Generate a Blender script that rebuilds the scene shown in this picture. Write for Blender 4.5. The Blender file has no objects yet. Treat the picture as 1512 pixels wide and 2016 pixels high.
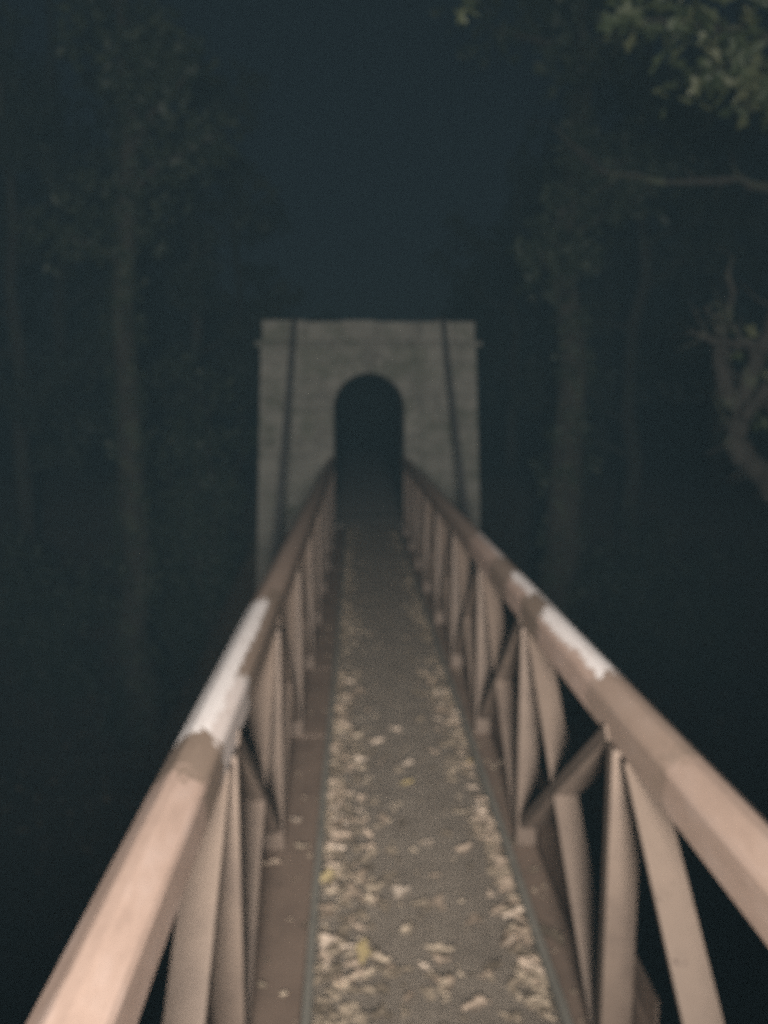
import bpy, math, random
from mathutils import Vector, Matrix, noise

R = math.radians
rng = random.Random(11)
scene = bpy.context.scene
COL = scene.collection

# ------------------------------------------------------------------ camera
F_PX = 1513.0                       # focal length in photograph pixels (1512 x 2016)
CAM = Vector((-0.20, 0.0, 1.90))
cam_d = bpy.data.cameras.new('camera')
cam_d.sensor_fit = 'VERTICAL'
cam_d.sensor_height = 36.0
cam_d.sensor_width = 27.0
cam_d.lens = F_PX / 2016.0 * 36.0
cam_d.clip_start = 0.02
cam_d.clip_end = 400.0
cam_d.dof.use_dof = True            # the phone missed focus: everything is a little soft
cam_d.dof.focus_distance = 0.30
cam_d.dof.aperture_fstop = 7.6
cam = bpy.data.objects.new('camera', cam_d)
COL.objects.link(cam)
cam.location = CAM
cam.rotation_euler = (R(90 - 7.83), 0.0, R(-2.04))
scene.camera = cam

# ------------------------------------------------------------------ night sky
world = bpy.data.worlds.new('World')
scene.world = world
world.use_nodes = True
nt = world.node_tree
nt.nodes.clear()
w_out = nt.nodes.new('ShaderNodeOutputWorld')
w_bg = nt.nodes.new('ShaderNodeBackground')
w_sky = nt.nodes.new('ShaderNodeTexSky')
w_sky.sky_type = 'NISHITA'
w_sky.sun_disc = False
w_sky.sun_elevation = R(24)
w_sky.sun_rotation = R(150)
w_sky.ozone_density = 1.2
w_sky.air_density = 1.0
w_sky.dust_density = 0.6
w_bg.inputs['Strength'].default_value = 0.0013
nt.links.new(w_sky.outputs['Color'], w_bg.inputs['Color'])
nt.links.new(w_bg.outputs['Background'], w_out.inputs['Surface'])

# moon: very weak, high behind the camera's left shoulder
sun_d = bpy.data.lights.new('moon', 'SUN')
sun_d.energy = 0.006
sun_d.angle = R(2)
sun_d.color = (0.75, 0.87, 1.0)
sun = bpy.data.objects.new('moon', sun_d)
COL.objects.link(sun)
sun.rotation_euler = (R(66), 0.0, R(-30))

# spot added behind the camera, source unseen: the only warm light on the railings
LAMP_AT = Vector((-0.20, -2.2, 1.98))
lamp_d = bpy.data.lights.new('unseen_rear_spot', 'SPOT')
lamp_d.energy = 4050.0
lamp_d.color = (1.0, 0.93, 0.86)
lamp_d.spot_size = R(84)
lamp_d.spot_blend = 1.0
lamp_d.shadow_soft_size = 0.45
lamp = bpy.data.objects.new('unseen_rear_spot', lamp_d)
COL.objects.link(lamp)
lamp.location = LAMP_AT
lamp.rotation_euler = (Vector((-0.8, 9.0, 3.1)) - LAMP_AT).to_track_quat('-Z', 'Y').to_euler()

scene.view_settings.view_transform = 'Standard'
scene.view_settings.look = 'None'
scene.view_settings.gamma = 1.0
scene.view_settings.exposure = 0.0
scene.view_settings.use_curve_mapping = False
scene.render.engine = 'CYCLES'
scene.cycles.max_bounces = 6
scene.cycles.volume_bounces = 0
scene.cycles.use_denoising = False      # the sampling noise stands for the phone's sensor grain
scene.cycles.use_adaptive_sampling = True
scene.cycles.adaptive_threshold = 0.05
scene.cycles.adaptive_min_samples = 24
scene.cycles.sample_clamp_direct = 3.0
scene.cycles.sample_clamp_indirect = 1.5


# ------------------------------------------------------------------ helpers
def px(x, y, d):
    """the world point at depth d that the photograph shows at pixel x, y (measuring aid)"""
    zr = (y - 800.0) * d * 0.9907 / F_PX
    return Vector((CAM.x + (x - 702.0) * d / F_PX, (d - zr * 0.1362) / 0.9907, CAM.z - zr))


def world_of(o):
    v = Vector((0, 0, 0))
    while o is not None:
        v = v + Vector(o.location)
        o = o.parent
    return v


class MB:
    """collects shapes in world coordinates; build() links them as one mesh object"""
    def __init__(self):
        self.v = []
        self.f = []

    def add(self, vs, fs):
        n = len(self.v)
        self.v += [tuple(p) for p in vs]
        self.f += [tuple(i + n for i in q) for q in fs]
        return self

    def box(self, x0, x1, y0, y1, z0, z1):
        return self.add([(x0, y0, z0), (x1, y0, z0), (x1, y1, z0), (x0, y1, z0),
                         (x0, y0, z1), (x1, y0, z1), (x1, y1, z1), (x0, y1, z1)],
                        [(3, 2, 1, 0), (4, 5, 6, 7), (0, 1, 5, 4), (1, 2, 6, 5), (2, 3, 7, 6), (3, 0, 4, 7)])

    def prism(self, a, b, prof, up=(0, 0, 1)):
        """sweep a closed profile [(side, up)] from a to b"""
        a, b = Vector(a), Vector(b)
        d = (b - a).normalized()
        s = d.cross(Vector(up)).normalized()
        u = s.cross(d)
        n = len(prof)
        vs = [a + s * p + u * q for p, q in prof] + [b + s * p + u * q for p, q in prof]
        fs = [(i, (i + 1) % n, n + (i + 1) % n, n + i) for i in range(n)]
        fs += [tuple(range(n))[::-1], tuple(range(n, 2 * n))]
        return self.add(vs, fs)

    def tube(self, pts, rads, seg=8):
        """tapering tube through pts with ragged radii"""
        pts = [Vector(p) for p in pts]
        m = len(pts)
        vs, fs = [], []
        ref = Vector((0.31, 0.77, 0.55))
        for i, p in enumerate(pts):
            d = (pts[min(i + 1, m - 1)] - pts[max(i - 1, 0)]).normalized()
            s = d.cross(ref).normalized()
            u = s.cross(d)
            for k in range(seg):
                t = 2 * math.pi * k / seg
                vs.append(p + (s * math.cos(t) + u * math.sin(t)) * rads[i])
        for i in range(m - 1):
            for k in range(seg):
                k2 = (k + 1) % seg
                fs.append((i * seg + k, i * seg + k2, (i + 1) * seg + k2, (i + 1) * seg + k))
        fs += [tuple(range(seg))[::-1], tuple(range((m - 1) * seg, m * seg))]
        return self.add(vs, fs)

    def build(self, name, mat, parent=None, at=None, smooth=False, bevel=0.0, fix=True):
        if at is None:
            at = world_of(parent) if parent is not None else Vector((0, 0, 0))
        at = Vector(at)
        me = bpy.data.meshes.new(name)
        me.from_pydata([(p[0] - at.x, p[1] - at.y, p[2] - at.z) for p in self.v], [], self.f)
        if fix:
            import bmesh
            bm = bmesh.new()
            bm.from_mesh(me)
            bmesh.ops.recalc_face_normals(bm, faces=bm.faces)
            if bevel:
                es = [e for e in bm.edges if len(e.link_faces) == 2 and e.calc_face_angle(0) > 0.6]
                bmesh.ops.bevel(bm, geom=es, offset=bevel, segments=2, affect='EDGES', profile=0.6)
            bm.to_mesh(me)
            bm.free()
        if smooth:
            me.shade_smooth()
        me.materials.append(mat)
        o = bpy.data.objects.new(name, me)
        COL.objects.link(o)
        if parent is not None:
            o.parent = parent
            o.location = at - world_of(parent)
        else:
            o.location = at
        return o


def tag(o, label=None, cat=None, group=None, kind=None):
    if label:
        o['label'] = label
    if cat:
        o['category'] = cat
    if group:
        o['group'] = group
    if kind:
        o['kind'] = kind
    return o


def empty(name, at, label, cat, group=None):
    o = bpy.data.objects.new(name, None)
    o.empty_display_size = 0.2
    COL.objects.link(o)
    o.location = at
    return tag(o, label, cat, group)


# ------------------------------------------------------------------ materials
def mat_new(name, rough=0.8, spec=0.3):
    m = bpy.data.materials.new(name)
    m.use_nodes = True
    n = m.node_tree.nodes
    b = n['Principled BSDF']
    b.inputs['Roughness'].default_value = rough
    b.inputs['Specular IOR Level'].default_value = spec
    return m, m.node_tree, b


def N(t, kind, **kw):
    n = t.nodes.new(kind)
    for k, v in kw.items():
        if k.startswith('_'):
            setattr(n, k[1:], v)
        else:
            n.inputs[k.replace('__', ' ')].default_value = v
    return n


def ramp(t, fac, stops):
    r = t.nodes.new('ShaderNodeValToRGB')
    while len(r.color_ramp.elements) < len(stops):
        r.color_ramp.elements.new(0.5)
    for e, (p, c) in zip(r.color_ramp.elements, stops):
        e.position = p
        e.color = (*c, 1) if len(c) == 3 else c
    t.links.new(fac, r.inputs['Fac'])
    return r.outputs['Color']


def noise_tex(t, vec, scale, detail=6.0, rough=0.6, dist=0.0):
    n = N(t, 'ShaderNodeTexNoise', Scale=scale, Detail=detail, Roughness=rough, Distortion=dist)
    if vec is not None:
        t.links.new(vec, n.inputs['Vector'])
    return n.outputs['Fac']


def math_n(t, op, a, b=None, c=None, clamp=False):
    n = t.nodes.new('ShaderNodeMath')
    n.operation = op
    n.use_clamp = clamp
    for i, v in enumerate((a, b, c)):
        if v is None:
            continue
        if isinstance(v, (int, float)):
            n.inputs[i].default_value = v
        else:
            t.links.new(v, n.inputs[i])
    return n.outputs[0]


def mixc(t, fac, a, b, blend='MIX'):
    n = t.nodes.new('ShaderNodeMix')
    n.data_type = 'RGBA'
    n.blend_type = blend
    for sock, v in ((n.inputs['Factor'], fac), (n.inputs['A'], a), (n.inputs['B'], b)):
        if isinstance(v, (int, float)):
            sock.default_value = v
        elif isinstance(v, tuple):
            sock.default_value = (*v, 1)
        else:
            t.links.new(v, sock)
    return n.outputs['Result']


def bump(t, bsdf, height, strength, dist=0.01):
    n = t.nodes.new('ShaderNodeBump')
    n.inputs['Strength'].default_value = strength
    n.inputs['Distance'].default_value = dist
    t.links.new(height, n.inputs['Height'])
    t.links.new(n.outputs['Normal'], bsdf.inputs['Normal'])


def obj_coord(t):
    return t.nodes.new('ShaderNodeTexCoord').outputs['Object']


def sstep(t, v, a, b):
    n = t.nodes.new('ShaderNodeMapRange')
    n.interpolation_type = 'SMOOTHSTEP'
    t.links.new(v, n.inputs['Value'])
    n.inputs['From Min'].default_value = a
    n.inputs['From Max'].default_value = b
    return n.outputs['Result']


def paint_steel(name, base, dark, rust, scale=6.0):
    m, t, b = mat_new(name, 0.62, 0.35)
    co = obj_coord(t)
    a = noise_tex(t, co, scale, 7, 0.65)
    c = ramp(t, a, [(0.3, dark), (0.5, base), (0.72, tuple(min(1, k * 1.12) for k in base))])
    g = noise_tex(t, co, scale * 5, 6, 0.7, 0.4)
    c = mixc(t, sstep(t, g, 0.60, 0.72), c, rust)
    t.links.new(c, b.inputs['Base Color'])
    bump(t, b, g, 0.25, 0.003)
    return m


M = {}
M['member'] = paint_steel('member_paint', (0.122, 0.091, 0.071), (0.096, 0.071, 0.056), (0.062, 0.043, 0.034))
M['plate'] = paint_steel('plate_steel', (0.20, 0.146, 0.113), (0.15, 0.11, 0.087), (0.10, 0.07, 0.055), 4.0)
M['kerb'] = paint_steel('kerb_steel', (0.19, 0.178, 0.152), (0.14, 0.132, 0.114), (0.11, 0.09, 0.07), 9.0)
M['cable'] = paint_steel('cable_wrap', (0.060, 0.058, 0.056), (0.042, 0.041, 0.04), (0.06, 0.05, 0.045), 12.0)
M['beam'] = paint_steel('beam_steel', (0.10, 0.08, 0.065), (0.07, 0.055, 0.045), (0.05, 0.035, 0.03), 5.0)


def rail_paint(name, white, bare, seed):
    """pinkish paint with white weathered lengths and bare lengths: (y0, y1, across0, across1)"""
    m, t, b = mat_new(name, 0.5, 0.4)
    co = obj_coord(t)
    sep = t.nodes.new('ShaderNodeSeparateXYZ')
    t.links.new(co, sep.inputs[0])
    mp = N(t, 'ShaderNodeMapping', Location=(seed, seed * 0.7, 0), Scale=(1, 0.35, 1))
    t.links.new(co, mp.inputs['Vector'])
    streak = noise_tex(t, mp.outputs['Vector'], 22, 6, 0.6)
    fine = noise_tex(t, co, 60, 6, 0.7)
    c = ramp(t, streak, [(0.3, (0.385, 0.277, 0.225)), (0.5, (0.445, 0.322, 0.262)), (0.72, (0.50, 0.378, 0.322))])
    edge = math_n(t, 'MULTIPLY', math_n(t, 'SUBTRACT', noise_tex(t, co, 26, 5, 0.65), 0.5), 0.30)
    yy = math_n(t, 'ADD', sep.outputs['Y'], edge)
    xx = math_n(t, 'ADD', sep.outputs['X'], math_n(t, 'MULTIPLY', edge, 0.18))

    def zone(y0, y1, x0, x1, s=0.012):
        a = sstep(t, yy, y0 - s, y0 + s)
        q = math_n(t, 'SUBTRACT', 1.0, sstep(t, yy, y1 - s, y1 + s))
        l = sstep(t, xx, x0 - .003, x0 + .003)
        r = math_n(t, 'SUBTRACT', 1.0, sstep(t, xx, x1 - .003, x1 + .003))
        return math_n(t, 'MULTIPLY', math_n(t, 'MULTIPLY', a, q), math_n(t, 'MULTIPLY', l, r))
    for z in bare:
        c = mixc(t, math_n(t, 'MULTIPLY', zone(*z[:4]), z[4]), c, mixc(t, fine, (0.13, 0.10, 0.075), (0.27, 0.20, 0.15)))
    flake = sstep(t, noise_tex(t, mp.outputs['Vector'], 45, 6, 0.7), 0.34, 0.46)
    for z in white:
        c = mixc(t, math_n(t, 'MULTIPLY', math_n(t, 'MULTIPLY', zone(*z[:4]), z[4]), math_n(t, 'ADD', math_n(t, 'MULTIPLY', flake, 0.5), 0.5)), c, mixc(t, fine, (0.80, 0.73, 0.70), (0.88, 0.83, 0.81)))
    t.links.new(c, b.inputs['Base Color'])
    bump(t, b, streak, 0.3, 0.003)
    return m


def rough_stone(name, base, var, moss):
    m, t, b = mat_new(name, 0.92, 0.2)
    co = obj_coord(t)
    geo = t.nodes.new('ShaderNodeNewGeometry')
    info = t.nodes.new('ShaderNodeObjectInfo')
    pos = geo.outputs['Position']
    a = noise_tex(t, pos, 3.0, 8, 0.65)
    f = noise_tex(t, pos, 28, 8, 0.7)
    c = ramp(t, a, [(0.3, tuple(k * 0.62 for k in base)), (0.55, base), (0.75, tuple(k * 1.15 for k in base))])
    c = mixc(t, math_n(t, 'MULTIPLY', info.outputs['Random'], 0.30), c, var)
    c = mixc(t, math_n(t, 'MULTIPLY', sstep(t, noise_tex(t, pos, 2.2, 7, 0.75), 0.46, 0.64), 0.75), c, moss)
    c = mixc(t, math_n(t, 'MULTIPLY', sstep(t, f, 0.5, 0.75), 0.35), c, tuple(k * 0.5 for k in base))
    t.links.new(c, b.inputs['Base Color'])
    bump(t, b, f, 0.6, 0.012)
    return m


M['stone'] = rough_stone('tower_stone', (0.185, 0.176, 0.153), (0.155, 0.147, 0.127), (0.088, 0.092, 0.068))
M['mortar'] = rough_stone('tower_mortar', (0.145, 0.138, 0.121), (0.132, 0.126, 0.111), (0.09, 0.093, 0.072))


def grit(name, a0, a1):
    m, t, b = mat_new(name, 0.95, 0.2)
    geo = t.nodes.new('ShaderNodeNewGeometry')
    pos = geo.outputs['Position']
    big = noise_tex(t, pos, 5, 7, 0.65)
    fine = noise_tex(t, pos, 160, 4, 0.8)
    c = ramp(t, big, [(0.3, a0), (0.7, a1)])
    c = mixc(t, math_n(t, 'MULTIPLY', sstep(t, fine, 0.5, 0.8), 0.6), c, (0.24, 0.21, 0.18))
    c = mixc(t, math_n(t, 'MULTIPLY', sstep(t, noise_tex(t, pos, 17, 5, 0.7), 0.52, 0.70), 0.6), c, tuple(k * 0.55 for k in a0))
    c = mixc(t, math_n(t, 'MULTIPLY', sstep(t, noise_tex(t, pos, 42, 4, 0.7), 0.56, 0.70), 0.55), c, tuple(k * 1.5 for k in a1))
    t.links.new(c, b.inputs['Base Color'])
    bump(t, b, fine, 0.7, 0.006)
    return m


M['deck'] = grit('gritted_deck', (0.195, 0.163, 0.132), (0.288, 0.243, 0.197))
M['path'] = grit('path_grit', (0.26, 0.235, 0.205), (0.38, 0.345, 0.30))  # path and threshold paler than the deck, making up for lamp falloff in colour


def leafy(name, c0, c1, c2, rough=0.6, trans=0.0):
    m, t, b = mat_new(name, rough, 0.3)
    info = t.nodes.new('ShaderNodeObjectInfo')
    geo = t.nodes.new('ShaderNodeNewGeometry')
    r = math_n(t, 'FRACT', math_n(t, 'ADD', geo.outputs['Random Per Island'], info.outputs['Random']))
    c = ramp(t, r, [(0.0, c0), (0.55, c1), (1.0, c2)])
    f = noise_tex(t, geo.outputs['Position'], 70, 4, 0.7)
    c = mixc(t, math_n(t, 'MULTIPLY', sstep(t, f, 0.45, 0.75), 0.45), c, tuple(k * 0.6 for k in c0))
    t.links.new(c, b.inputs['Base Color'])
    return m


M['dry_leaf'] = leafy('dry_leaf', (0.30, 0.23, 0.17), (0.56, 0.44, 0.34), (0.76, 0.63, 0.51), 0.7)
M['dry_crumb'] = leafy('dry_crumb', (0.17, 0.136, 0.10), (0.36, 0.29, 0.215), (0.60, 0.49, 0.37), 0.8)
M['yellow_leaf'] = leafy('yellow_leaf', (0.40, 0.30, 0.15), (0.48, 0.38, 0.20), (0.54, 0.44, 0.25), 0.6)
M['ground_leaf'] = leafy('ground_leaf', (0.06, 0.045, 0.031), (0.12, 0.09, 0.062), (0.24, 0.185, 0.125), 0.9)
M['green_leaf'] = leafy('green_leaf', (0.018, 0.026, 0.011), (0.029, 0.038, 0.017), (0.05, 0.053, 0.026), 0.55)
M['ivy_leaf'] = leafy('ivy_leaf', (0.014, 0.020, 0.011), (0.023, 0.031, 0.017), (0.036, 0.043, 0.024), 0.55)
M['far_leaf'] = leafy('far_leaf', (0.010, 0.014, 0.009), (0.016, 0.021, 0.013), (0.023, 0.028, 0.018), 0.7)


def bark(name, c0, c1):
    m, t, b = mat_new(name, 0.95, 0.15)
    co = obj_coord(t)
    mp = N(t, 'ShaderNodeMapping', Scale=(1, 1, 0.18))
    t.links.new(co, mp.inputs['Vector'])
    r = noise_tex(t, mp.outputs['Vector'], 16, 8, 0.7)
    c = ramp(t, r, [(0.32, c0), (0.68, c1)])
    p = noise_tex(t, co, 3.0, 5, 0.6)
    c = mixc(t, math_n(t, 'MULTIPLY', sstep(t, p, 0.5, 0.65), 0.5), c, (0.07, 0.085, 0.05))
    t.links.new(c, b.inputs['Base Color'])
    bump(t, b, r, 1.0, 0.05)
    return m


M['bark'] = bark('bark', (0.020, 0.018, 0.015), (0.06, 0.052, 0.041))
M['bark_grey'] = bark('bark_grey', (0.014, 0.0127, 0.011), (0.04, 0.036, 0.031))


def soil():
    m, t, b = mat_new('leafy_soil', 1.0, 0.1)
    geo = t.nodes.new('ShaderNodeNewGeometry')
    pos = geo.outputs['Position']
    a = noise_tex(t, pos, 1.2, 8, 0.7)
    v = N(t, 'ShaderNodeTexVoronoi', Scale=11.0)
    t.links.new(pos, v.inputs['Vector'])
    c = ramp(t, a, [(0.3, (0.032, 0.026, 0.018)), (0.7, (0.090, 0.070, 0.048))])
    c = mixc(t, math_n(t, 'MULTIPLY', sstep(t, v.outputs['Color'], 0.6, 0.95), 0.5), c, (0.16, 0.12, 0.082))
    t.links.new(c, b.inputs['Base Color'])
    bump(t, b, noise_tex(t, pos, 18, 8, 0.75), 1.0, 0.05)
    return m


M['soil'] = soil()

# ------------------------------------------------------------------ ground
GZ = -4.2


def ss(a, b, v):
    k = max(0.0, min(1.0, (v - a) / (b - a)))
    return k * k * (3 - 2 * k)


def ground_z(x, y):
    z = GZ + 0.35 * noise.noise(Vector((x * 0.22, y * 0.22, 3.1))) + 0.10 * noise.noise(Vector((x * 0.9, y * 0.9, 7.7)))
    z += 0.5 * ss(4, 16, abs(x))
    bank = ss(15.5, 27, y)                               # the far bank
    emb = ss(12.6, 13.6, y) * (1 - ss(1.5, 4.2, abs(x)))  # embankment carrying the path
    near = ss(-1.0, -4.5, y)                              # bank behind the camera
    k = max(bank * 0.9, emb, near)
    far = ss(40, 150, math.hypot(x, y)) * 3.0
    return z + k * (-0.12 - z) + far


def axis(lo, hi, fine0, fine1, fine, coarse):
    out, v = [], lo
    while v < hi:
        out.append(v)
        v += fine if fine0 <= v < fine1 else coarse
    out.append(hi)
    return out


gx = axis(-150, 150, -14, 14, 0.35, 8)
gy = axis(-60, 180, -6, 30, 0.35, 8)
g = MB()
g.add([(x, y, ground_z(x, y)) for y in gy for x in gx],
      [(j * len(gx) + i, j * len(gx) + i + 1, (j + 1) * len(gx) + i + 1, (j + 1) * len(gx) + i)
       for j in range(len(gy) - 1) for i in range(len(gx) - 1)])
tag(g.build('ground', M['soil'], smooth=True, fix=False), kind='structure')

TY = 12.2                     # front face of the tower
pth = MB()
rows = [TY + 1.16 + 0.5 * i for i in range(40)]
for y in rows:
    w = 0.75 + 0.06 * noise.noise(Vector((y, 0, 0)))
    pth.v += [(-w, y, 0.0), (-w * .5, y, 0.015), (w * .5, y, 0.015), (w, y, 0.0),
              (-w - .05, y, -0.6), (w + .05, y, -0.6)]
for j in range(len(rows) - 1):
    a, c = j * 6, (j + 1) * 6
    for k in range(3):
        pth.f.append((a + k, a + k + 1, c + k + 1, c + k))
    pth.f += [(a + 4, a, c, c + 4), (a + 3, a + 5, c + 5, c + 3)]
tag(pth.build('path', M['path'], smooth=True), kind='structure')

# ------------------------------------------------------------------ stone tower
HW_TOP, TOP_Z, DEPTH = 1.665, 3.225, 1.15
BATTER = 0.040
A_R, A_ZS = 0.555, 1.86        # arch radius and springing height
RING = 0.24                    # depth of the arch stones


def bat(x, z):
    return x * (1 + BATTER * (TOP_Z - z) / HW_TOP)


tower = empty('bridge_tower', (0, TY, GZ - 0.3),
              'weathered grey stone tower with round arched opening at the far end of the footbridge', 'tower')
arc = [(A_R * math.cos(math.pi * k / 20), A_ZS + A_R * math.sin(math.pi * k / 20)) for k in range(21)]
core = MB()
FACE = TY + 0.022
BASE = GZ - 0.3
for ys in (FACE, FACE + DEPTH - 0.044):
    core.v += [(bat(s * (HW_TOP - 0.02), z), ys, z) for s, z in ((-1, BASE), (1, BASE), (1, TOP_Z - .02), (-1, TOP_Z - .02))]
    core.v += [(x, ys, z) for x, z in arc]
    core.v += [(A_R, ys, -0.02), (-A_R, ys, -0.02)]
NV = 4 + 21 + 2


def face_fan(o):
    fs = []
    fs.append((o + 0, o + 1, o + 25, o + 26))                  # below the sill
    fs.append((o + 1, o + 2, o + 4, o + 25))                   # right pier
    for k in range(10):
        fs.append((o + 2, o + 4 + k + 1, o + 4 + k))
    fs.append((o + 2, o + 3, o + 14))
    for k in range(10, 20):
        fs.append((o + 3, o + 4 + k + 1, o + 4 + k))
    fs.append((o + 3, o + 0, o + 26, o + 24))
    return fs


core.f += face_fan(0) + [q[::-1] for q in face_fan(NV)]
loop = [25] + list(range(4, 25)) + [26]
for a, b_ in zip(loop, loop[1:] + loop[:1]):
    core.f.append((a, b_, b_ + NV, a + NV))
for a, b_ in ((0, 1), (1, 2), (2, 3), (3, 0)):
    core.f.append((a, b_, b_ + NV, a + NV))
core.build('masonry_core', M['mortar'], tower)


def stone_block(poly, proud, name='stone', mat='stone', joint=0.002):
    """one facing stone: poly is its outline in x, z on the front face"""
    cx_ = sum(p[0] for p in poly) / len(poly)
    cz_ = sum(p[1] for p in poly) / len(poly)

    def shrink(p, m):
        dx, dz = p[0] - cx_, p[1] - cz_
        return (p[0] - math.copysign(min(m, abs(dx) * .5), dx), p[1] - math.copysign(min(m, abs(dz) * .5), dz))
    back = [shrink(p, joint) for p in poly]
    front = [shrink(p, joint + 0.005) for p in poly]
    n = len(poly)
    m = MB()
    vs = [(bat(x, z), FACE + 0.03, z) for x, z in back]
    vs += [(bat(x, z), FACE - proud + 0.012, z) for x, z in back]
    vs += [(bat(x, z), FACE - proud + rng.uniform(-.002, .002), z) for x, z in front]
    fs = []
    for r_ in range(2):
        for i in range(n):
            j = (i + 1) % n
            fs.append((r_ * n + i, r_ * n + j, (r_ + 1) * n + j, (r_ + 1) * n + i))
    fs.append(tuple(range(2 * n, 3 * n)))
    m.add(vs, fs)
    return m.build(name, M[mat], tower)


def ring_hw(z):
    r = A_R + RING
    if z <= A_ZS:
        return r
    d = r * r - (z - A_ZS) ** 2
    return math.sqrt(d) if d > 0 else 0.0


BAND_Z = 2.82
zc = -1.6
while zc < BAND_Z - 0.02:
    h = rng.uniform(0.20, 0.30)
    z0, z1 = zc, min(zc + h, BAND_Z)
    if BAND_Z - z1 < 0.12:
        z1 = BAND_Z
    zc = z1
    for s in (-1, 1):
        has_ring = z1 > 0.02
        i0, i1 = (ring_hw(z0), ring_hw(z1)) if has_ring else (0.0, 0.0)
        xo = HW_TOP
        start = max(i0, i1)
        # cut the course from the outer corner inwards
        edges = [xo]
        while edges[-1] - start > 0.75:
            edges.append(edges[-1] - rng.uniform(0.30, 0.62))
        for k, e in enumerate(edges):
            last = k == len(edges) - 1
            if last:
                poly = [(i0, z0), (e, z0), (e, z1), (i1, z1)]
                if abs(i0 - e) < 0.03 and abs(i1 - e) < 0.03:
                    continue
            else:
                f = edges[k + 1]
                poly = [(f, z0), (e, z0), (e, z1), (f, z1)]
            stone_block([(s * p, q) for p, q in (poly if s > 0 else poly[::-1])], rng.uniform(0.012, 0.024))
# arch stones and jamb stones
nv = 13
for k in range(nv):
    a0, a1 = math.pi * k / nv, math.pi * (k + 1) / nv
    r1 = A_R + RING - 0.004 + (0.07 if k == nv // 2 else 0)
    inn = [(A_R * math.cos(a0 + (a1 - a0) * q / 2), A_ZS + A_R * math.sin(a0 + (a1 - a0) * q / 2)) for q in range(3)]
    out = [(r1 * math.cos(a0 + (a1 - a0) * q / 2), A_ZS + r1 * math.sin(a0 + (a1 - a0) * q / 2)) for q in (2, 1, 0)]
    o = stone_block(inn + out, 0.042 if k == nv // 2 else 0.028, 'keystone' if k == nv // 2 else 'arch_stone',
                    'mortar' if k == nv // 2 else 'stone', 0.003)
for s in (-1, 1):
    z = 0.02
    while z < A_ZS - 0.05:
        z1 = z + rng.uniform(0.24, 0.36)
        if A_ZS - z1 < 0.15:
            z1 = A_ZS
        w = RING - 0.004
        stone_block([(s * A_R, z), (s * (A_R + w), z), (s * (A_R + w), z1), (s * A_R, z1)], 0.028, 'jamb_stone', joint=0.003)
        z = z1
# string course and parapet stones
x = -HW_TOP - 0.075
while x < HW_TOP + 0.065:
    x1 = min(x + rng.uniform(0.5, 0.75), HW_TOP + 0.075)
    if HW_TOP + 0.075 - x1 < 0.25:
        x1 = HW_TOP + 0.075
    m = MB()
    p0, p1 = bat(x + .003, BAND_Z), bat(x1 - .003, BAND_Z)
    jy = rng.uniform(-.005, .005)
    m.prism((p0, 0, 0), (p1, 0, 0), [(-(TY - 0.07 + jy), BAND_Z + .045), (-(TY - 0.055 + jy), BAND_Z + .008),
                                     (-(TY + 0.2), BAND_Z + .003), (-(TY + 0.2), BAND_Z + .085), (-(TY - 0.03 + jy), BAND_Z + .085)])
    m.build('string_course_stone', M['stone'], tower)
    x = x1
x = -HW_TOP + 0.01
while x < HW_TOP - 0.02:
    x1 = min(x + rng.uniform(0.45, 0.7), HW_TOP - 0.01)
    if HW_TOP - x1 < 0.25:
        x1 = HW_TOP - 0.01
    m = MB()
    m.box(x + .003, x1 - .003, TY - 0.012 + rng.uniform(-.008, .008), TY + DEPTH + 0.01, BAND_Z + 0.087, TOP_Z - 0.02 + rng.uniform(-0.028, 0.022))
    m.build('parapet_stone', M['stone'], tower, bevel=0.025)
    x = x1
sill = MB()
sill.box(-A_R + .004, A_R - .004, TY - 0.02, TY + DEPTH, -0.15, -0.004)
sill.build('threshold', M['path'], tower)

# ------------------------------------------------------------------ footbridge
bridge = empty('footbridge', (0, 0, 0),
               'narrow footbridge with gritted deck and peeling pinkish steel truss railings leading to the tower', 'bridge')
CX = -CAM.x                     # lateral offset: measured positions are from the camera
DX0, DX1 = -0.158 - CX, 0.629 - CX
LX0, LX1 = -0.407 - CX, 0.779 - CX
RL = (-0.454 - CX, -0.335 - CX)   # left rail outer, inner
RR = (0.705 - CX, 0.824 - CX)
Y0, Y1 = -1.20, TY - 0.03
PITCH = 1.165
JOINT = [1.96 + PITCH * i for i in range(-2, 9)]
RTOP, RBOT = 1.11, 0.965

# deck panels
edges = [Y0] + [1.96 + PITCH * i + 0.4 for i in range(-2, 9)] + [Y1]
edges = [e for e in edges if e <= Y1]
for a, b_ in zip(edges, edges[1:]):
    dz = rng.uniform(-.002, .002)
    MB().box(DX0 + .006, DX1 - .006, a + .0012, b_ - .0012, -0.06, dz * .4).build('deck_panel', M['deck'], bridge)
# upstanding steel edge bars
for x0 in (DX0 - 0.022, DX1 - 0.006):
    k = MB()
    n = 40
    for i in range(n):
        ya, yb = Y0 + (Y1 - Y0) * i / n, Y0 + (Y1 - Y0) * (i + 1) / n
        k.v += [] if i else []
    ys = [Y0 + (Y1 - Y0) * i / n for i in range(n + 1)]
    for y in ys:
        w = 0.004 * noise.noise(Vector((y * 1.7, x0, 0)))
        k.v += [(x0 + w, y, -0.05), (x0 + 0.028 + w, y, -0.05), (x0 + 0.028 + w, y, 0.040), (x0 + w, y, 0.040)]
    for i in range(n):
        for q in range(4):
            k.f.append((i * 4 + q, i * 4 + (q + 1) % 4, i * 4 + 4 + (q + 1) % 4, i * 4 + 4 + q))
    k.f += [(3, 2, 1, 0), (n * 4, n * 4 + 1, n * 4 + 2, n * 4 + 3)]
    k.build('kerb_bar', M['kerb'], bridge)
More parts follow.
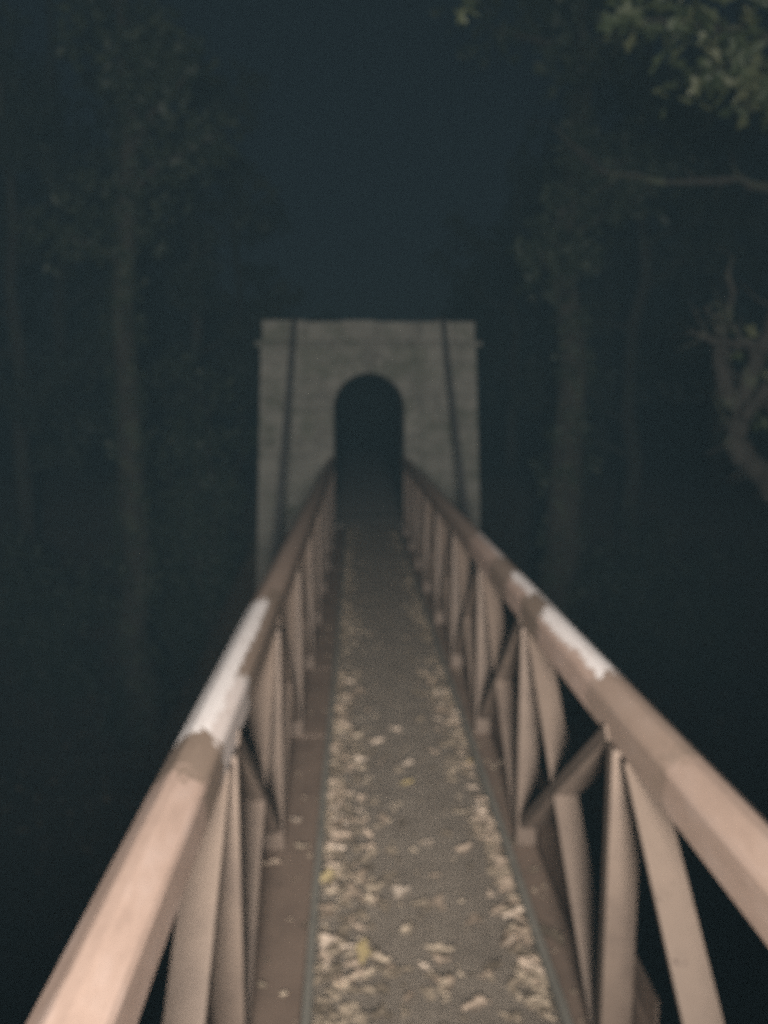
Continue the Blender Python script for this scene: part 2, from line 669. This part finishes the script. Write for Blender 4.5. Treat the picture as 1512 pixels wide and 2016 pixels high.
# steel edge plates outside the kerbs, one length per bay
for (xa, xb) in ((LX0, DX0 - 0.027), (DX1 + 0.027, LX1)):
    for a, b_ in zip([Y0] + JOINT[1:], JOINT[1:] + [Y1]):
        if b_ - a < .1:
            continue
        MB().box(xa, xb, a + .002, b_ - .002, -0.075, -0.012 + rng.uniform(-.0015, .0015)).build('edge_plate', M['plate'], bridge, bevel=0.004)
# bottom chords and floor beams
for xw, s in ((RL[0] + .024, 1), (RR[1] - .024, -1)):
    MB().prism((xw, Y0, 0.05), (xw, Y1, 0.05),
               [(-.007, -.17), (.007, -.17), (.007, .15), (-.007, .15)]).build('bottom_chord', M['plate'], bridge, bevel=0.002)
for y in JOINT:
    out = 1.28 if abs(y - 8.95) < 0.1 else 0.75
    MB().box(-out, out, y - 0.04, y + 0.04, -0.30, -0.185).build('floor_beam', M['beam'], bridge, bevel=0.006)


def rail(x0, x1, mat, inward):
    """box rail with rolled edges; the inner bottom edge has a lip"""
    w = x1 - x0
    pr = [(x0 + .012, RBOT), (x1 - .012, RBOT), (x1, RBOT + .012), (x1, RTOP - .044), (x1 - .006, RTOP - .032), (x1 - .040, RTOP - .004),
          (x1 - .048, RTOP), (x0 + .048, RTOP), (x0 + .040, RTOP - .004), (x0 + .006, RTOP - .032), (x0, RTOP - .044), (x0, RBOT + .012)]
    n = 90
    m = MB()
    for i in range(n + 1):
        y = Y0 + (Y1 - Y0) * i / n
        dx = 0.003 * noise.noise(Vector((y * 0.8, x0 * 9, 1)))
        dz = 0.003 * noise.noise(Vector((y * 0.8, x0 * 9, 5)))
        m.v += [(px_ + dx, y, pz + dz) for px_, pz in pr]
    k = len(pr)
    for i in range(n):
        for q in range(k):
            m.f.append((i * k + q, i * k + (q + 1) % k, (i + 1) * k + (q + 1) % k, (i + 1) * k + q))
    m.f += [tuple(range(k))[::-1], tuple(range(n * k, n * k + k))]
    return m.build('top_rail', mat, bridge)


lw = RL[0]
rw = RR[0]
M['rail_l'] = rail_paint('rail_paint_a',
                         white=[(1.82, 3.12, lw - .02, lw + .09, 1.0), (1.82, 2.28, lw + .05, lw + .13, 0.6)],
                         bare=[(1.60, 1.83, lw - .05, lw + .2, 0.8), (2.22, 3.35, lw + .07, lw + .2, 0.8), (3.10, 12.40, lw - .1, lw + .2, 0.55)],
                         seed=0.0)
M['rail_r'] = rail_paint('rail_paint_b',
                         white=[(2.21, 2.92, rw + .024, rw + .2, 1.0), (2.52, 2.92, rw + .012, rw + .06, 1.0), (2.90, 3.25, rw + .066, rw + .2, 0.95), (3.18, 3.60, rw + .03, rw + .2, 0.95),
                                (3.95, 4.80, rw + .05, rw + .2, 0.6)],
                         bare=[(-2.0, 1.70, rw - .1, rw + .2, 0.30), (1.65, 2.23, rw - .1, rw + .2, 0.55), (2.90, 3.20, rw - .1, rw + .2, 0.9), (3.55, 4.00, rw - .1, rw + .2, 0.75),
                               (4.70, 12.40, rw - .1, rw + .2, 0.6)],
                         seed=3.3)
rail(*RL, M['rail_l'], 1)
rail(*RR, M['rail_r'], -1)


def angle_bar(a, b_, width, inner, name, thick=0.012, flange=0.045):
    """steel angle between a and b in the truss plane: broad face towards the near end, flange on its inner edge"""
    a, b_ = Vector(a), Vector(b_)
    d = (b_ - a).normalized()
    side = Vector((1, 0, 0))
    nrm = d.cross(side).normalized()
    if nrm.y > 0:
        nrm = -nrm
    h = width / 2
    s = inner
    pr = [(-h * s, 0), (h * s, 0), (h * s, -flange), ((h - thick) * s, -flange), ((h - thick) * s, -thick), (-h * s, -thick)]
    m = MB()
    n = len(pr)
    vs = [a + side * p + nrm * q for p, q in pr] + [b_ + side * p + nrm * q for p, q in pr]
    fs = [(i, (i + 1) % n, n + (i + 1) % n, n + i) for i in range(n)]
    fs += [(0, 1, 4, 5), (1, 2, 3, 4), (n, n + 5, n + 4, n + 1), (n + 1, n + 4, n + 3, n + 2)]
    m.add(vs, fs)
    return m.build(name, M['member'], bridge, bevel=0.002)


for s, (xa, xb) in ((1, RL), (-1, RR)):
    xm = (xa + xb) / 2
    inn = xb if s > 0 else xa
    for i, y in enumerate(JOINT):
        xp = inn - s * 0.032
        if y < Y1 - 0.05:
            angle_bar((xp, y, -0.012), (xp, y, RBOT + .006), 0.088, s, 'post')
        # diagonal: foot at the near joint, head at the far joint, on the outer side
        if i + 1 < len(JOINT):
            yn, yf = y + 0.05, JOINT[i + 1] - 0.07
            xd = inn - s * 0.040
            if yf < Y1:
                angle_bar((xd, yn, -0.012), (xd, yf, RBOT + .006), 0.090, -s, 'diagonal')
            # counter brace on the inner side, from the third joint on
            if i >= 2 and yf < Y1:
                angle_bar((xd, JOINT[i + 1] - 0.06, 0.10), (xd, y + 0.07, RBOT + .006), 0.090, s, 'brace')
        if y < Y1 - 0.1 and i >= 1:
            m2 = MB()
            xg = inn - s * 0.106
            m2.box(xg - .004, xg + .004, y - 0.10, y + 0.10, 0.195, 0.30)
            m2.build('gusset_plate', M['plate'], bridge)

# stay cables from the tower top down to the long floor beam
for s in (-1, 1):
    m = MB()
    pts, rads = [], []
    A = Vector((s * 1.20, 8.93, -0.14))
    B = Vector((s * 1.145, TY - 0.12, TOP_Z - 0.02))
    for i in range(13):
        t = i / 12
        p = A.lerp(B, t)
        p.z -= 0.10 * math.sin(math.pi * t)
        pts.append(p)
        rads.append(0.042)
    for dy, dz in ((0.05, 0.030), (0.35, 0.045), (0.8, 0.04), (1.25, -0.02), (3.2, -1.1), (6.0, -2.2)):
        pts.append(Vector((s * 1.145, TY + dy, TOP_Z + dz)))
        rads.append(0.042)
    m.tube(pts, rads, 10)
    m.build('stay_cable', M['cable'], bridge, smooth=True)
    m = MB()
    m.box(s * 1.145 - .10, s * 1.145 + .10, TY + 0.1, TY + 1.0, TOP_Z - 0.07, TOP_Z + 0.012)
    m.build('cable_saddle', M['beam'], tower, bevel=0.01)
    m = MB()
    m.box(s * 1.20 - .06, s * 1.20 + .06, 8.85, 9.03, -0.186, -0.09)
    m.build('cable_anchor', M['beam'], bridge, bevel=0.01)


# ------------------------------------------------------------------ leaves
def leaf_shape(r, length, width, curl, lobes=0):
    """a thin fallen leaf: lobed or pointed outline fanned round a folded midrib"""
    n = 16
    k_ = r.choice((3, 4, 5)) if lobes else 2
    amp = r.uniform(.28, .46) if lobes else r.uniform(.05, .15)
    ph = r.uniform(0, 6.28)
    fold = r.uniform(-1, 1)
    vs = [(0, 0, curl * fold * .4), (0, length * .22, curl * fold * .3), (0, -length * .22, curl * fold * .3)]
    for i in range(n):
        a = 2 * math.pi * i / n
        q = (1 + amp * math.sin(k_ * a + ph)) * r.uniform(.82, 1.12)
        q *= 1 - .25 * abs(math.cos(a)) ** 3
        x, y = math.cos(a) * width * .5 * q, math.sin(a) * length * .5 * q
        vs.append((x, y, curl * (abs(x) / width * 1.6 + r.uniform(-.2, .45))))
    fs = []
    for i in range(n):
        j = (i + 1) % n
        a = (i + .5) / n
        hub = 1 if .08 < a < .42 else 2 if .58 < a < .92 else 0
        fs.append((hub, 3 + i, 3 + j))
    fs += [(0, 1, 3 + 1), (0, 3 + 7, 1), (0, 2, 3 + 9), (0, 3 + 15, 2)]
    return vs, fs


LEAF = [leaf_shape(rng, 0.078, rng.uniform(0.042, 0.068), 0.006, i % 3 != 0) for i in range(9)]
LEAF_ME = {}


def leaf_mesh(kind, i):
    key = (kind, i)
    if key not in LEAF_ME:
        me = bpy.data.meshes.new('fallen_leaf')
        me.from_pydata(LEAF[i][0], [], LEAF[i][1])
        me.materials.append(M[kind])
        LEAF_ME[key] = me
    return LEAF_ME[key]


def put_leaf(x, y, z, kind, label, group, sc=1.0, name='fallen_leaf'):
    o = bpy.data.objects.new(name, leaf_mesh(kind, rng.choice([i for i in range(len(LEAF)) if i % 3])))
    COL.objects.link(o)
    o.location = (x, y, z)
    o.rotation_euler = (rng.uniform(-.12, .12), rng.uniform(-.12, .12), rng.uniform(0, 6.28))
    o.scale = (sc, sc, sc)
    return tag(o, label, 'leaf', group)


# leaves that lie alone on the deck, placed from the photograph (pixel, size, kind, what singles it out)
SINGLE = [
    (800, 1542, 0.85, 'yellow_leaf', 'small yellow leaf alone on the middle of the deck'),
    (752, 1612, 1.10, 'dry_leaf', 'pale pinkish leaf alone near the middle of the deck, nearer than the yellow leaf'),
    (858, 1781, 1.05, 'dry_leaf', 'pale leaf alone on bare deck right of centre, level with the dense left litter'),
    (934, 1983, 1.15, 'dry_leaf', 'largest pale leaf at the bottom of the picture, right of the deck centre'),
    (931, 1815, 0.95, 'dry_leaf', 'pale leaf on the deck just inside the right litter strip'),
    (778, 1437, 0.95, 'dry_leaf', 'dull leaf on the middle of the deck, beyond the yellow leaf'),
    (746, 1502, 0.6, 'dry_leaf', 'tiny leaf left of the yellow leaf on the deck'),
    (853, 1482, 0.7, 'dry_leaf', 'small leaf on the deck between the yellow leaf and the right litter'),
    (852, 1727, 0.6, 'dry_leaf', 'tiny leaf beyond the lone pale leaf right of deck centre'),
    (955, 1925, 0.7, 'dry_leaf', 'small leaf above the largest pale leaf at the bottom'),
    (830, 1905, 0.6, 'dry_leaf', 'tiny leaf on the dark middle of the nearest deck'),
    (800, 1965, 0.8, 'dry_leaf', 'small dull leaf at the bottom of the picture on the deck centre'),
    (840, 1660, 0.6, 'dry_leaf', 'tiny dull leaf in the centre of the deck'),
    (690, 1755, 1.1, 'dry_leaf', 'pale leaf on the inner edge of the left litter, beyond its densest clump'),
    (720, 1772, 1.2, 'dry_leaf', 'pale leaf reaching farthest from the left litter towards the deck centre'),
    (532, 1690, 1.0, 'dry_leaf', 'bright pale leaf alone on the left rusty edge plate'),
    (580, 1608, 0.8, 'dry_leaf', 'small reddish leaf on the left rusty edge plate beside the kerb bar'),
    (985, 1502, 0.9, 'dry_leaf', 'pale leaf alone on the right edge plate beyond the first brace'),
    (1085, 1845, 1.5, 'dry_crumb', 'broad dull leaf on the right edge plate by the kerb bar'),
    (1012, 1660, 0.8, 'dry_crumb', 'dull leaf caught on the right kerb bar'),
    (590, 1660, 0.8, 'dry_crumb', 'dull leaf on the left edge plate against the kerb bar'),
    (1050, 1715, 0.7, 'dry_crumb', 'small dull leaf on the right edge plate beside the first post'),
]
for x, y, sc, kind, lab in SINGLE:
    d = (CAM.z - 0.008) * F_PX / (y - 800.0) / 0.9907
    p = px(x, y, d)
    z = 0.007 if DX0 < p.x < DX1 else -0.004
    put_leaf(p.x, p.y, z, kind, lab, None, sc)


def strip_x(side, y):
    """random position in the ragged litter strip against one kerb"""
    if side < 0:
        w = 0.060 + 0.075 * ss(3.25, 2.9, y) + 0.045 * noise.noise(Vector((y * 1.9, 2.2, 0)))
        return DX0 + 0.02 + min(0.42, rng.expovariate(1.0) * max(.02, w))
    w = 0.052 + 0.035 * noise.noise(Vector((y * 1.5, 9.2, 0)))
    return DX1 - 0.02 - min(0.36, rng.expovariate(1.0) * max(.02, w))


n_left = n_right = 0
for k in range(235):
    y = 2.3 + 3.0 * rng.random() ** 1.25
    side = -1 if k % 9 < 5 else 1
    x = strip_x(side, y)
    kind = 'yellow_leaf' if rng.random() < 0.02 else ('dry_leaf' if rng.random() < 0.75 else 'dry_crumb')
    lab, grp = (('pale dry leaf in the litter along the left kerb bar of the deck', 'leaves along the left kerb bar') if side < 0 else
                ('pale dry leaf in the litter along the right kerb bar of the deck', 'leaves along the right kerb bar'))
    put_leaf(x, y, rng.uniform(0.007, 0.013), kind, lab, grp, rng.choice((rng.uniform(0.35, 0.75), rng.uniform(0.6, 1.0), rng.uniform(0.9, 1.35))))


def scatter(name, items, mat, label):
    """one mesh of many small leaves: items are (x, y, z, scale, tilt)"""
    m = MB()
    for x, y, z, sc, tilt in items:
        vs, fs = LEAF[rng.randrange(len(LEAF))]
        mt = Matrix.Translation((x, y, z)) @ Matrix.Rotation(rng.uniform(0, 6.28), 4, 'Z') @ \
            Matrix.Rotation(rng.uniform(-tilt, tilt), 4, 'X') @ Matrix.Rotation(rng.uniform(-tilt, tilt), 4, 'Y') @ Matrix.Scale(sc, 4)
        m.add([mt @ Vector(v) for v in vs], fs)
    return tag(m.build(name, mat, fix=False), label, 'leaves', kind='stuff')


items = []
for k in range(2300):
    y = 1.6 + 10.4 * rng.random() ** 1.2
    side = -1 if rng.random() < 0.56 else 1
    if noise.noise(Vector((y * 2.1, side * 5.0, 4.4))) < -0.15 and rng.random() < 0.75:
        continue
    items.append((strip_x(side, y), y, rng.uniform(0.003, 0.009), rng.uniform(0.25, 0.9), 0.12))
scatter('leaf_litter', items, M['dry_crumb'], 'broken dry leaves and crumbs lining both kerb bars of the deck')
items = []
for k in range(650):
    y = 1.8 + 10.2 * rng.random() ** 1.3
    x = rng.uniform(DX0 + .03, DX1 - .03)
    items.append((x, y, 0.005, rng.uniform(0.10, 0.40), 0.25))
for k in range(160):
    y = 1.8 + 8 * rng.random() ** 1.3
    x = rng.choice((rng.uniform(LX0 + .03, DX0 - .03), rng.uniform(DX1 + .03, LX1 - .03)))
    items.append((x, y, -0.006, rng.uniform(0.12, 0.45), 0.25))
scatter('leaf_crumbs', items, M['dry_crumb'], 'tiny scattered leaf crumbs over the middle of the deck')
items = []
for k in range(6500):
    y = rng.uniform(2.5, 20)
    x = rng.uniform(-11, 11)
    if abs(x) < 0.9 and y > 12:
        continue
    items.append((x, y, ground_z(x, y) + 0.02, rng.uniform(0.7, 1.6), 0.6))
scatter('ground_litter', items, M['ground_leaf'], 'dark fallen leaves covering the ground below the bridge')


# ------------------------------------------------------------------ trees
def leaf_quads(m, centre, spread, n, size, r, flat=0.0):
    """n small leaf faces scattered round centre"""
    for _ in range(n):
        while True:
            v = Vector((r.uniform(-1, 1), r.uniform(-1, 1), r.uniform(-1, 1)))
            if v.length < 1:
                break
        p = Vector(centre) + Vector((v.x * spread[0], v.y * spread[1], v.z * spread[2]))
        a = Vector((r.uniform(-1, 1), r.uniform(-1, 1), r.uniform(-1, 1))).normalized()
        b_ = a.cross(Vector((r.uniform(-1, 1), r.uniform(-1, 1), r.uniform(-1, 1)))).normalized()
        s = size * r.uniform(.6, 1.3)
        c = a.cross(b_) * s * 0.18
        m.add([p - a * s, p - b_ * s * .55 + c, p + a * s, p + b_ * s * .55 + c], [(0, 1, 2), (0, 2, 3)])


def wander(a, b_, n, amp, r):
    a, b_ = Vector(a), Vector(b_)
    out = []
    for i in range(n + 1):
        t = i / n
        p = a.lerp(b_, t)
        k = math.sin(math.pi * t) * amp + (amp * .3 if 0 < i < n else 0)
        out.append(p + Vector((r.uniform(-k, k), r.uniform(-k, k), r.uniform(-k * .4, k * .4))))
    return out


def tree(base, height, rad, label, crown_top, seed, ivy=None, leaf='far_leaf', lean=(0, 0), crown_z=0.35,
         crown_r=2.6, n_limb=8, leaves=70, lsize=0.11, bark_m='bark', group='trees round the bridge', name='tree'):
    r = random.Random(seed)
    base = Vector(base)
    t = empty(name, base, label, 'tree', group)
    top = base + Vector((lean[0], lean[1], height))
    pts = wander(base - Vector((0, 0, .3)), top, 12, rad * .5, r)
    pts[0] = base - Vector((0, 0, .3))
    rads = [rad * (1.35 if i == 0 else 1.08 if i == 1 else 1.0) * (1 - 0.75 * (i / 12) ** 1.3) * r.uniform(.93, 1.08) for i in range(13)]
    MB().tube(pts, rads, 12).build('trunk', M[bark_m], t, smooth=True)
    cm = MB()
    for k in range(n_limb):
        u = crown_z + (1 - crown_z) * (k + r.random() * .6) / n_limb
        i = min(11, int(u * 12))
        a = pts[i].lerp(pts[i + 1], u * 12 - i if u < 1 else 1)
        ang = r.uniform(0, 6.28)
        ln = crown_r * r.uniform(.6, 1.1) * (1.15 - .5 * u)
        e = a + Vector((math.cos(ang) * ln, math.sin(ang) * ln, ln * r.uniform(.25, .8)))
        lp = wander(a, e, 5, ln * .09, r)
        MB().tube(lp, [rad * .30 * (1 - .16 * q) for q in range(6)], 6).build('limb', M[bark_m], t, smooth=True)
        for q in range(2, 6):
            for _ in range(3):
                c = lp[q] + Vector((r.uniform(-.5, .5), r.uniform(-.5, .5), r.uniform(-.3, .5)))
                leaf_quads(cm, c, (r.uniform(.3, .6), r.uniform(.3, .6), r.uniform(.2, .45)), leaves // 3, lsize, r)
    if ivy:
        for zz in range(int(ivy[0] * 10), int(ivy[1] * 10), 2):
            f = (zz / 10 + 0.3) / (height + .3) * 12
            i = max(0, min(11, int(f)))
            c = pts[i].lerp(pts[i + 1], f - i)
            rr = rads[i] * ivy[2] * (0.8 + 0.7 * noise.noise(Vector((zz * .13, seed, 0))))
            if noise.noise(Vector((zz * .25, seed * 2.0, 5))) < ivy[3]:
                continue
            for _ in range(11):
                ang = r.uniform(0, 6.28)
                leaf_quads(cm, c + Vector((math.cos(ang) * rr, math.sin(ang) * rr, r.uniform(-.1, .1))), (.17, .17, .18), 5, 0.075, r)
    if cm.f:
        cm.build('crown', M[leaf], t, fix=False)
    return t


def at(xp, d):
    x = CAM.x + (xp - 702.0) * d / F_PX
    return (x, d, ground_z(x, d))


tree(at(256, 13.6), 13.5, 0.31, 'tall ivy-grown tree left of the tower, leafy column above its bare patches', 0, 5,
     ivy=(0.3, 11, 1.35, -0.30), leaf='ivy_leaf', crown_z=0.62, crown_r=2.0, lean=(0.2, 0))
tree(at(1100, 13.4), 12.0, 0.36, 'thick tree trunk right of the tower, ivy spreading at its top', 0, 6,
     ivy=(0.3, 10.5, 1.25, -0.20), leaf='ivy_leaf', crown_z=0.60, crown_r=2.2, lean=(0.15, 0), bark_m='bark')
FAR = [(60, 19, 14, .24, 'slim dark tree at the far left edge of the picture'),
       (395, 21, 13, .22, 'leafy tree between the left ivy tree and the tower, well behind both'),
       (150, 27, 17, .30, 'distant tree left of the ivy tree, deep in the dark'),
       (480, 33, 12, .28, 'distant tree just left of the tower top'),
       (1010, 30, 11, .25, 'distant tree just right of the tower top'),
       (1250, 20, 14, .26, 'dark leafy tree right of the thick trunk'),
       (1420, 25, 16, .30, 'distant tree behind the bare branches at the right edge'),
       (1190, 36, 15, .32, 'farthest dim tree between the thick trunk and the right edge')]
for i, (xp, d, h, rad, lab) in enumerate(FAR):
    tree(at(xp, d), h, rad, lab, 0, 40 + i, crown_z=0.25, crown_r=3.0, n_limb=11, leaves=60, lsize=0.15)


def shrub(base, hgt, wid, label, seed, leaf='ivy_leaf'):
    r = random.Random(seed)
    t = empty('shrub', base, label, 'shrub', 'shrubs on the far bank')
    cm = MB()
    for k in range(6):
        e = Vector(base) + Vector((r.uniform(-wid, wid) * .7, r.uniform(-wid, wid) * .5, hgt * r.uniform(.6, 1)))
        lp = wander(Vector(base), e, 5, .15, r)
        MB().tube(lp, [.05 * (1 - .16 * q) for q in range(6)], 5).build('stem', M['bark'], t, smooth=True)
        for q in range(1, 6):
            for _ in range(3):
                leaf_quads(cm, lp[q] + Vector((r.uniform(-.4, .4) * wid, r.uniform(-.3, .3) * wid, r.uniform(-.3, .2))), (.4, .4, .35), 34, .085, r)
    cm.build('foliage', M[leaf], t, fix=False)
    return t


shrub(at(410, 15.5), 6.2, 1.1, 'tall leafy evergreen shrub against the left side of the tower', 71)
shrub(at(340, 16.6), 4.0, 1.2, 'lower shrub between the ivy tree and the evergreen shrub', 72)
shrub(at(1240, 16.2), 3.4, 1.3, 'low dark shrub on the bank right of the thick trunk', 73)
shrub(at(90, 15.6), 3.2, 1.4, 'low dark shrub on the bank at the left edge', 74)
shrub(at(1420, 15.5), 2.8, 1.4, 'low dark shrub on the bank at the right edge', 75)

# far-off wood behind everything: reads as one dark mass
wr = random.Random(8)
wood = MB()
for k in range(26000):
    ang = wr.uniform(-0.75, 0.75)
    dist = wr.uniform(42, 62)
    x, y = math.sin(ang) * dist, math.cos(ang) * dist
    h = 5.0 + 13.0 * ss(0.05, 0.30, abs(ang + 0.02)) + 3.5 * noise.noise(Vector((ang * 9, dist * .08, 2))) + 1.5 * noise.noise(Vector((ang * 31, dist * .2, 6)))
    z = wr.random() ** .8 * h + ground_z(x, y)
    leaf_quads(wood, (x, y, z), (.5, .5, .5), 1, .42, wr)
tag(wood.build('distant_wood', M['far_leaf'], fix=False), 'dark mass of far-off woodland behind the tower', 'wood', kind='stuff')

# tree standing out of frame on the right whose boughs reach into the picture
r = random.Random(99)
gx0, gy0 = 5.6, 6.3
near_tree = empty('overhanging_tree', (gx0, gy0, ground_z(gx0, gy0)),
                  'tree at the right edge whose leafy boughs hang into the top right corner', 'tree')
tp = wander((gx0, gy0, ground_z(gx0, gy0) - .3), (gx0 - 0.2, gy0 + .2, 8.0), 10, .12, r)
MB().tube(tp, [.34 * (1 - .06 * i) for i in range(11)], 12).build('trunk', M['bark_grey'], near_tree, smooth=True)


def bough(pix, rads, from_trunk, mat='bark_grey', seg=8, dens=3):
    pts = [px(*p) for p in pix]
    if from_trunk is not None:
        pts = [tp[from_trunk]] + pts
        rads = [rads[0] * 1.5] + rads
    # refine with small kinks
    out, rr = [pts[0]], [rads[0]]
    for a, c, ra, rc in zip(pts, pts[1:], rads, rads[1:]):
        for k in range(1, dens + 1):
            t = k / dens
            j = 0.030 if k < dens else 0
            out.append(a.lerp(c, t) + Vector((r.uniform(-j, j), r.uniform(-j, j), r.uniform(-j, j))))
            rr.append((ra + (rc - ra) * t) * r.uniform(.88, 1.12))
    o = MB().tube(out, rr, seg).build('bough', M[mat], near_tree, smooth=True)
    tw = MB()
    for k in range(2, len(out)):
        if r.random() < 0.6:
            a = out[k]
            d0 = Vector((r.uniform(-1, .2), r.uniform(-.4, .4), r.uniform(-.6, 1))).normalized()
            ln = r.uniform(.10, .34)
            p1 = a + d0 * ln * .5 + Vector((0, 0, r.uniform(-.03, .03)))
            p2 = a + d0 * ln + Vector((r.uniform(-.06, .06), 0, r.uniform(-.08, .08)))
            q = min(rr[k] * .45, .012)
            tw.tube([a, p1, p2], [q, q * .7, q * .25], 5)
    if tw.f:
        tag(tw.build('twigs', M[mat], o, smooth=True), kind='stuff')
    return o, out


# long curved bare bough
bough([(1560, 372, 6.6), (1470, 342, 6.7), (1390, 350, 6.8), (1290, 350, 7.0), (1200, 335, 7.3), (1140, 285, 7.6), (1085, 235, 7.9)],
      [.050, .040, .034, .030, .026, .020, .010], 8)
# bare twisted branches lower down
b1, _ = bough([(1570, 1000, 5.6), (1512, 930, 5.6), (1475, 900, 5.6), (1462, 860, 5.6), (1470, 800, 5.6), (1440, 760, 5.65), (1432, 690, 5.7), (1436, 640, 5.7), (1450, 600, 5.75), (1456, 500, 5.8)],
              [.12, .10, .09, .075, .075, .07, .06, .05, .03, .012], 5)
bough([(1470, 800, 5.6), (1490, 750, 5.55), (1505, 690, 5.5), (1545, 600, 5.5)], [.075, .07, .065, .055], None)
bough([(1560, 684, 5.45), (1500, 678, 5.45), (1445, 672, 5.5), (1415, 668, 5.5), (1385, 655, 5.5)], [.035, .032, .03, .028, .022], None)
bough([(1462, 640, 5.7), (1425, 620, 5.65), (1402, 600, 5.6)], [.022, .016, .010], None)
bough([(1640, 900, 5.2), (1560, 820, 5.3), (1520, 760, 5.4), (1480, 830, 5.5)], [.08, .07, .06, .04], None)

# leafy boughs: every leaf its own piece
GLEAF = [leaf_shape(r, 0.15, 0.12, 0.022, 1) for _ in range(5)]
G_ME = []
for vs, fs in GLEAF:
    me = bpy.data.meshes.new('leaf')
    me.from_pydata(vs, [], fs)
    me.materials.append(M['green_leaf'])
    G_ME.append(me)


def hang_leaf(parent, p, sc):
    o = bpy.data.objects.new('leaf', r.choice(G_ME))
    COL.objects.link(o)
    o.parent = parent
    o.location = Vector(p) - world_of(parent)
    o.rotation_euler = (r.uniform(-.9, 1.6), r.uniform(-.8, .8), r.uniform(0, 6.28))
    o.scale = (sc, sc, sc)


def leafy_bough(pix, rads, start, n, spread):
    b_, pts = bough(pix, rads, start)
    for _ in range(n):
        i = r.randrange(len(pts) // 4, len(pts))
        c = pts[i] + Vector((r.gauss(0, spread), r.gauss(0, spread), r.gauss(-.03, spread * .8)))
        hang_leaf(b_, c, r.uniform(.6, 1.05))


leafy_bough([(1620, 60, 5.2), (1500, 48, 5.1), (1400, 36, 5.0), (1310, 28, 5.0), (1240, 30, 5.0)], [.03, .024, .018, .012, .006], 9, 110, .085)
leafy_bough([(1620, 130, 5.2), (1520, 115, 5.1), (1440, 115, 5.05), (1390, 130, 5.0)], [.026, .02, .014, .006], 9, 110, .10)
leafy_bough([(1640, 220, 5.3), (1560, 170, 5.2), (1500, 160, 5.2), (1500, 210, 5.2)], [.02, .016, .012, .005], 9, 50, .08)
leafy_bough([(1600, -60, 5.4), (1450, -60, 5.3), (1320, -30, 5.2)], [.03, .02, .008], 9, 30, .09)
leafy_bough([(1600, 900, 5.6), (1530, 820, 5.7), (1495, 740, 5.75), (1500, 650, 5.8)], [.03, .02, .012, .005], None, 34, .09)
bt, _ = bough([(1420, -150, 5.6), (1150, -90, 5.3), (960, -30, 5.0), (928, 4, 5.0)], [.022, .016, .008, .004], 10)
for q in ((918, 10), (930, 22), (938, 6), (925, 0), (912, 30)):
    hang_leaf(bt, px(q[0], q[1], 5.0), .75)

# ------------------------------------------------------------------ haze
hz = MB().box(-170, 170, -70, 200, -14, 24)
hm = bpy.data.materials.new('haze_air')
hm.use_nodes = True
hn = hm.node_tree
hn.nodes.clear()
ho = hn.nodes.new('ShaderNodeOutputMaterial')
hv = hn.nodes.new('ShaderNodeVolumePrincipled')
hv.inputs['Color'].default_value = (0.37, 0.65, 0.80, 1)
hv.inputs['Density'].default_value = 0.0034
hv.inputs['Anisotropy'].default_value = 0.0
hn.links.new(hv.outputs['Volume'], ho.inputs['Volume'])
tag(hz.build('haze', hm), kind='stuff')
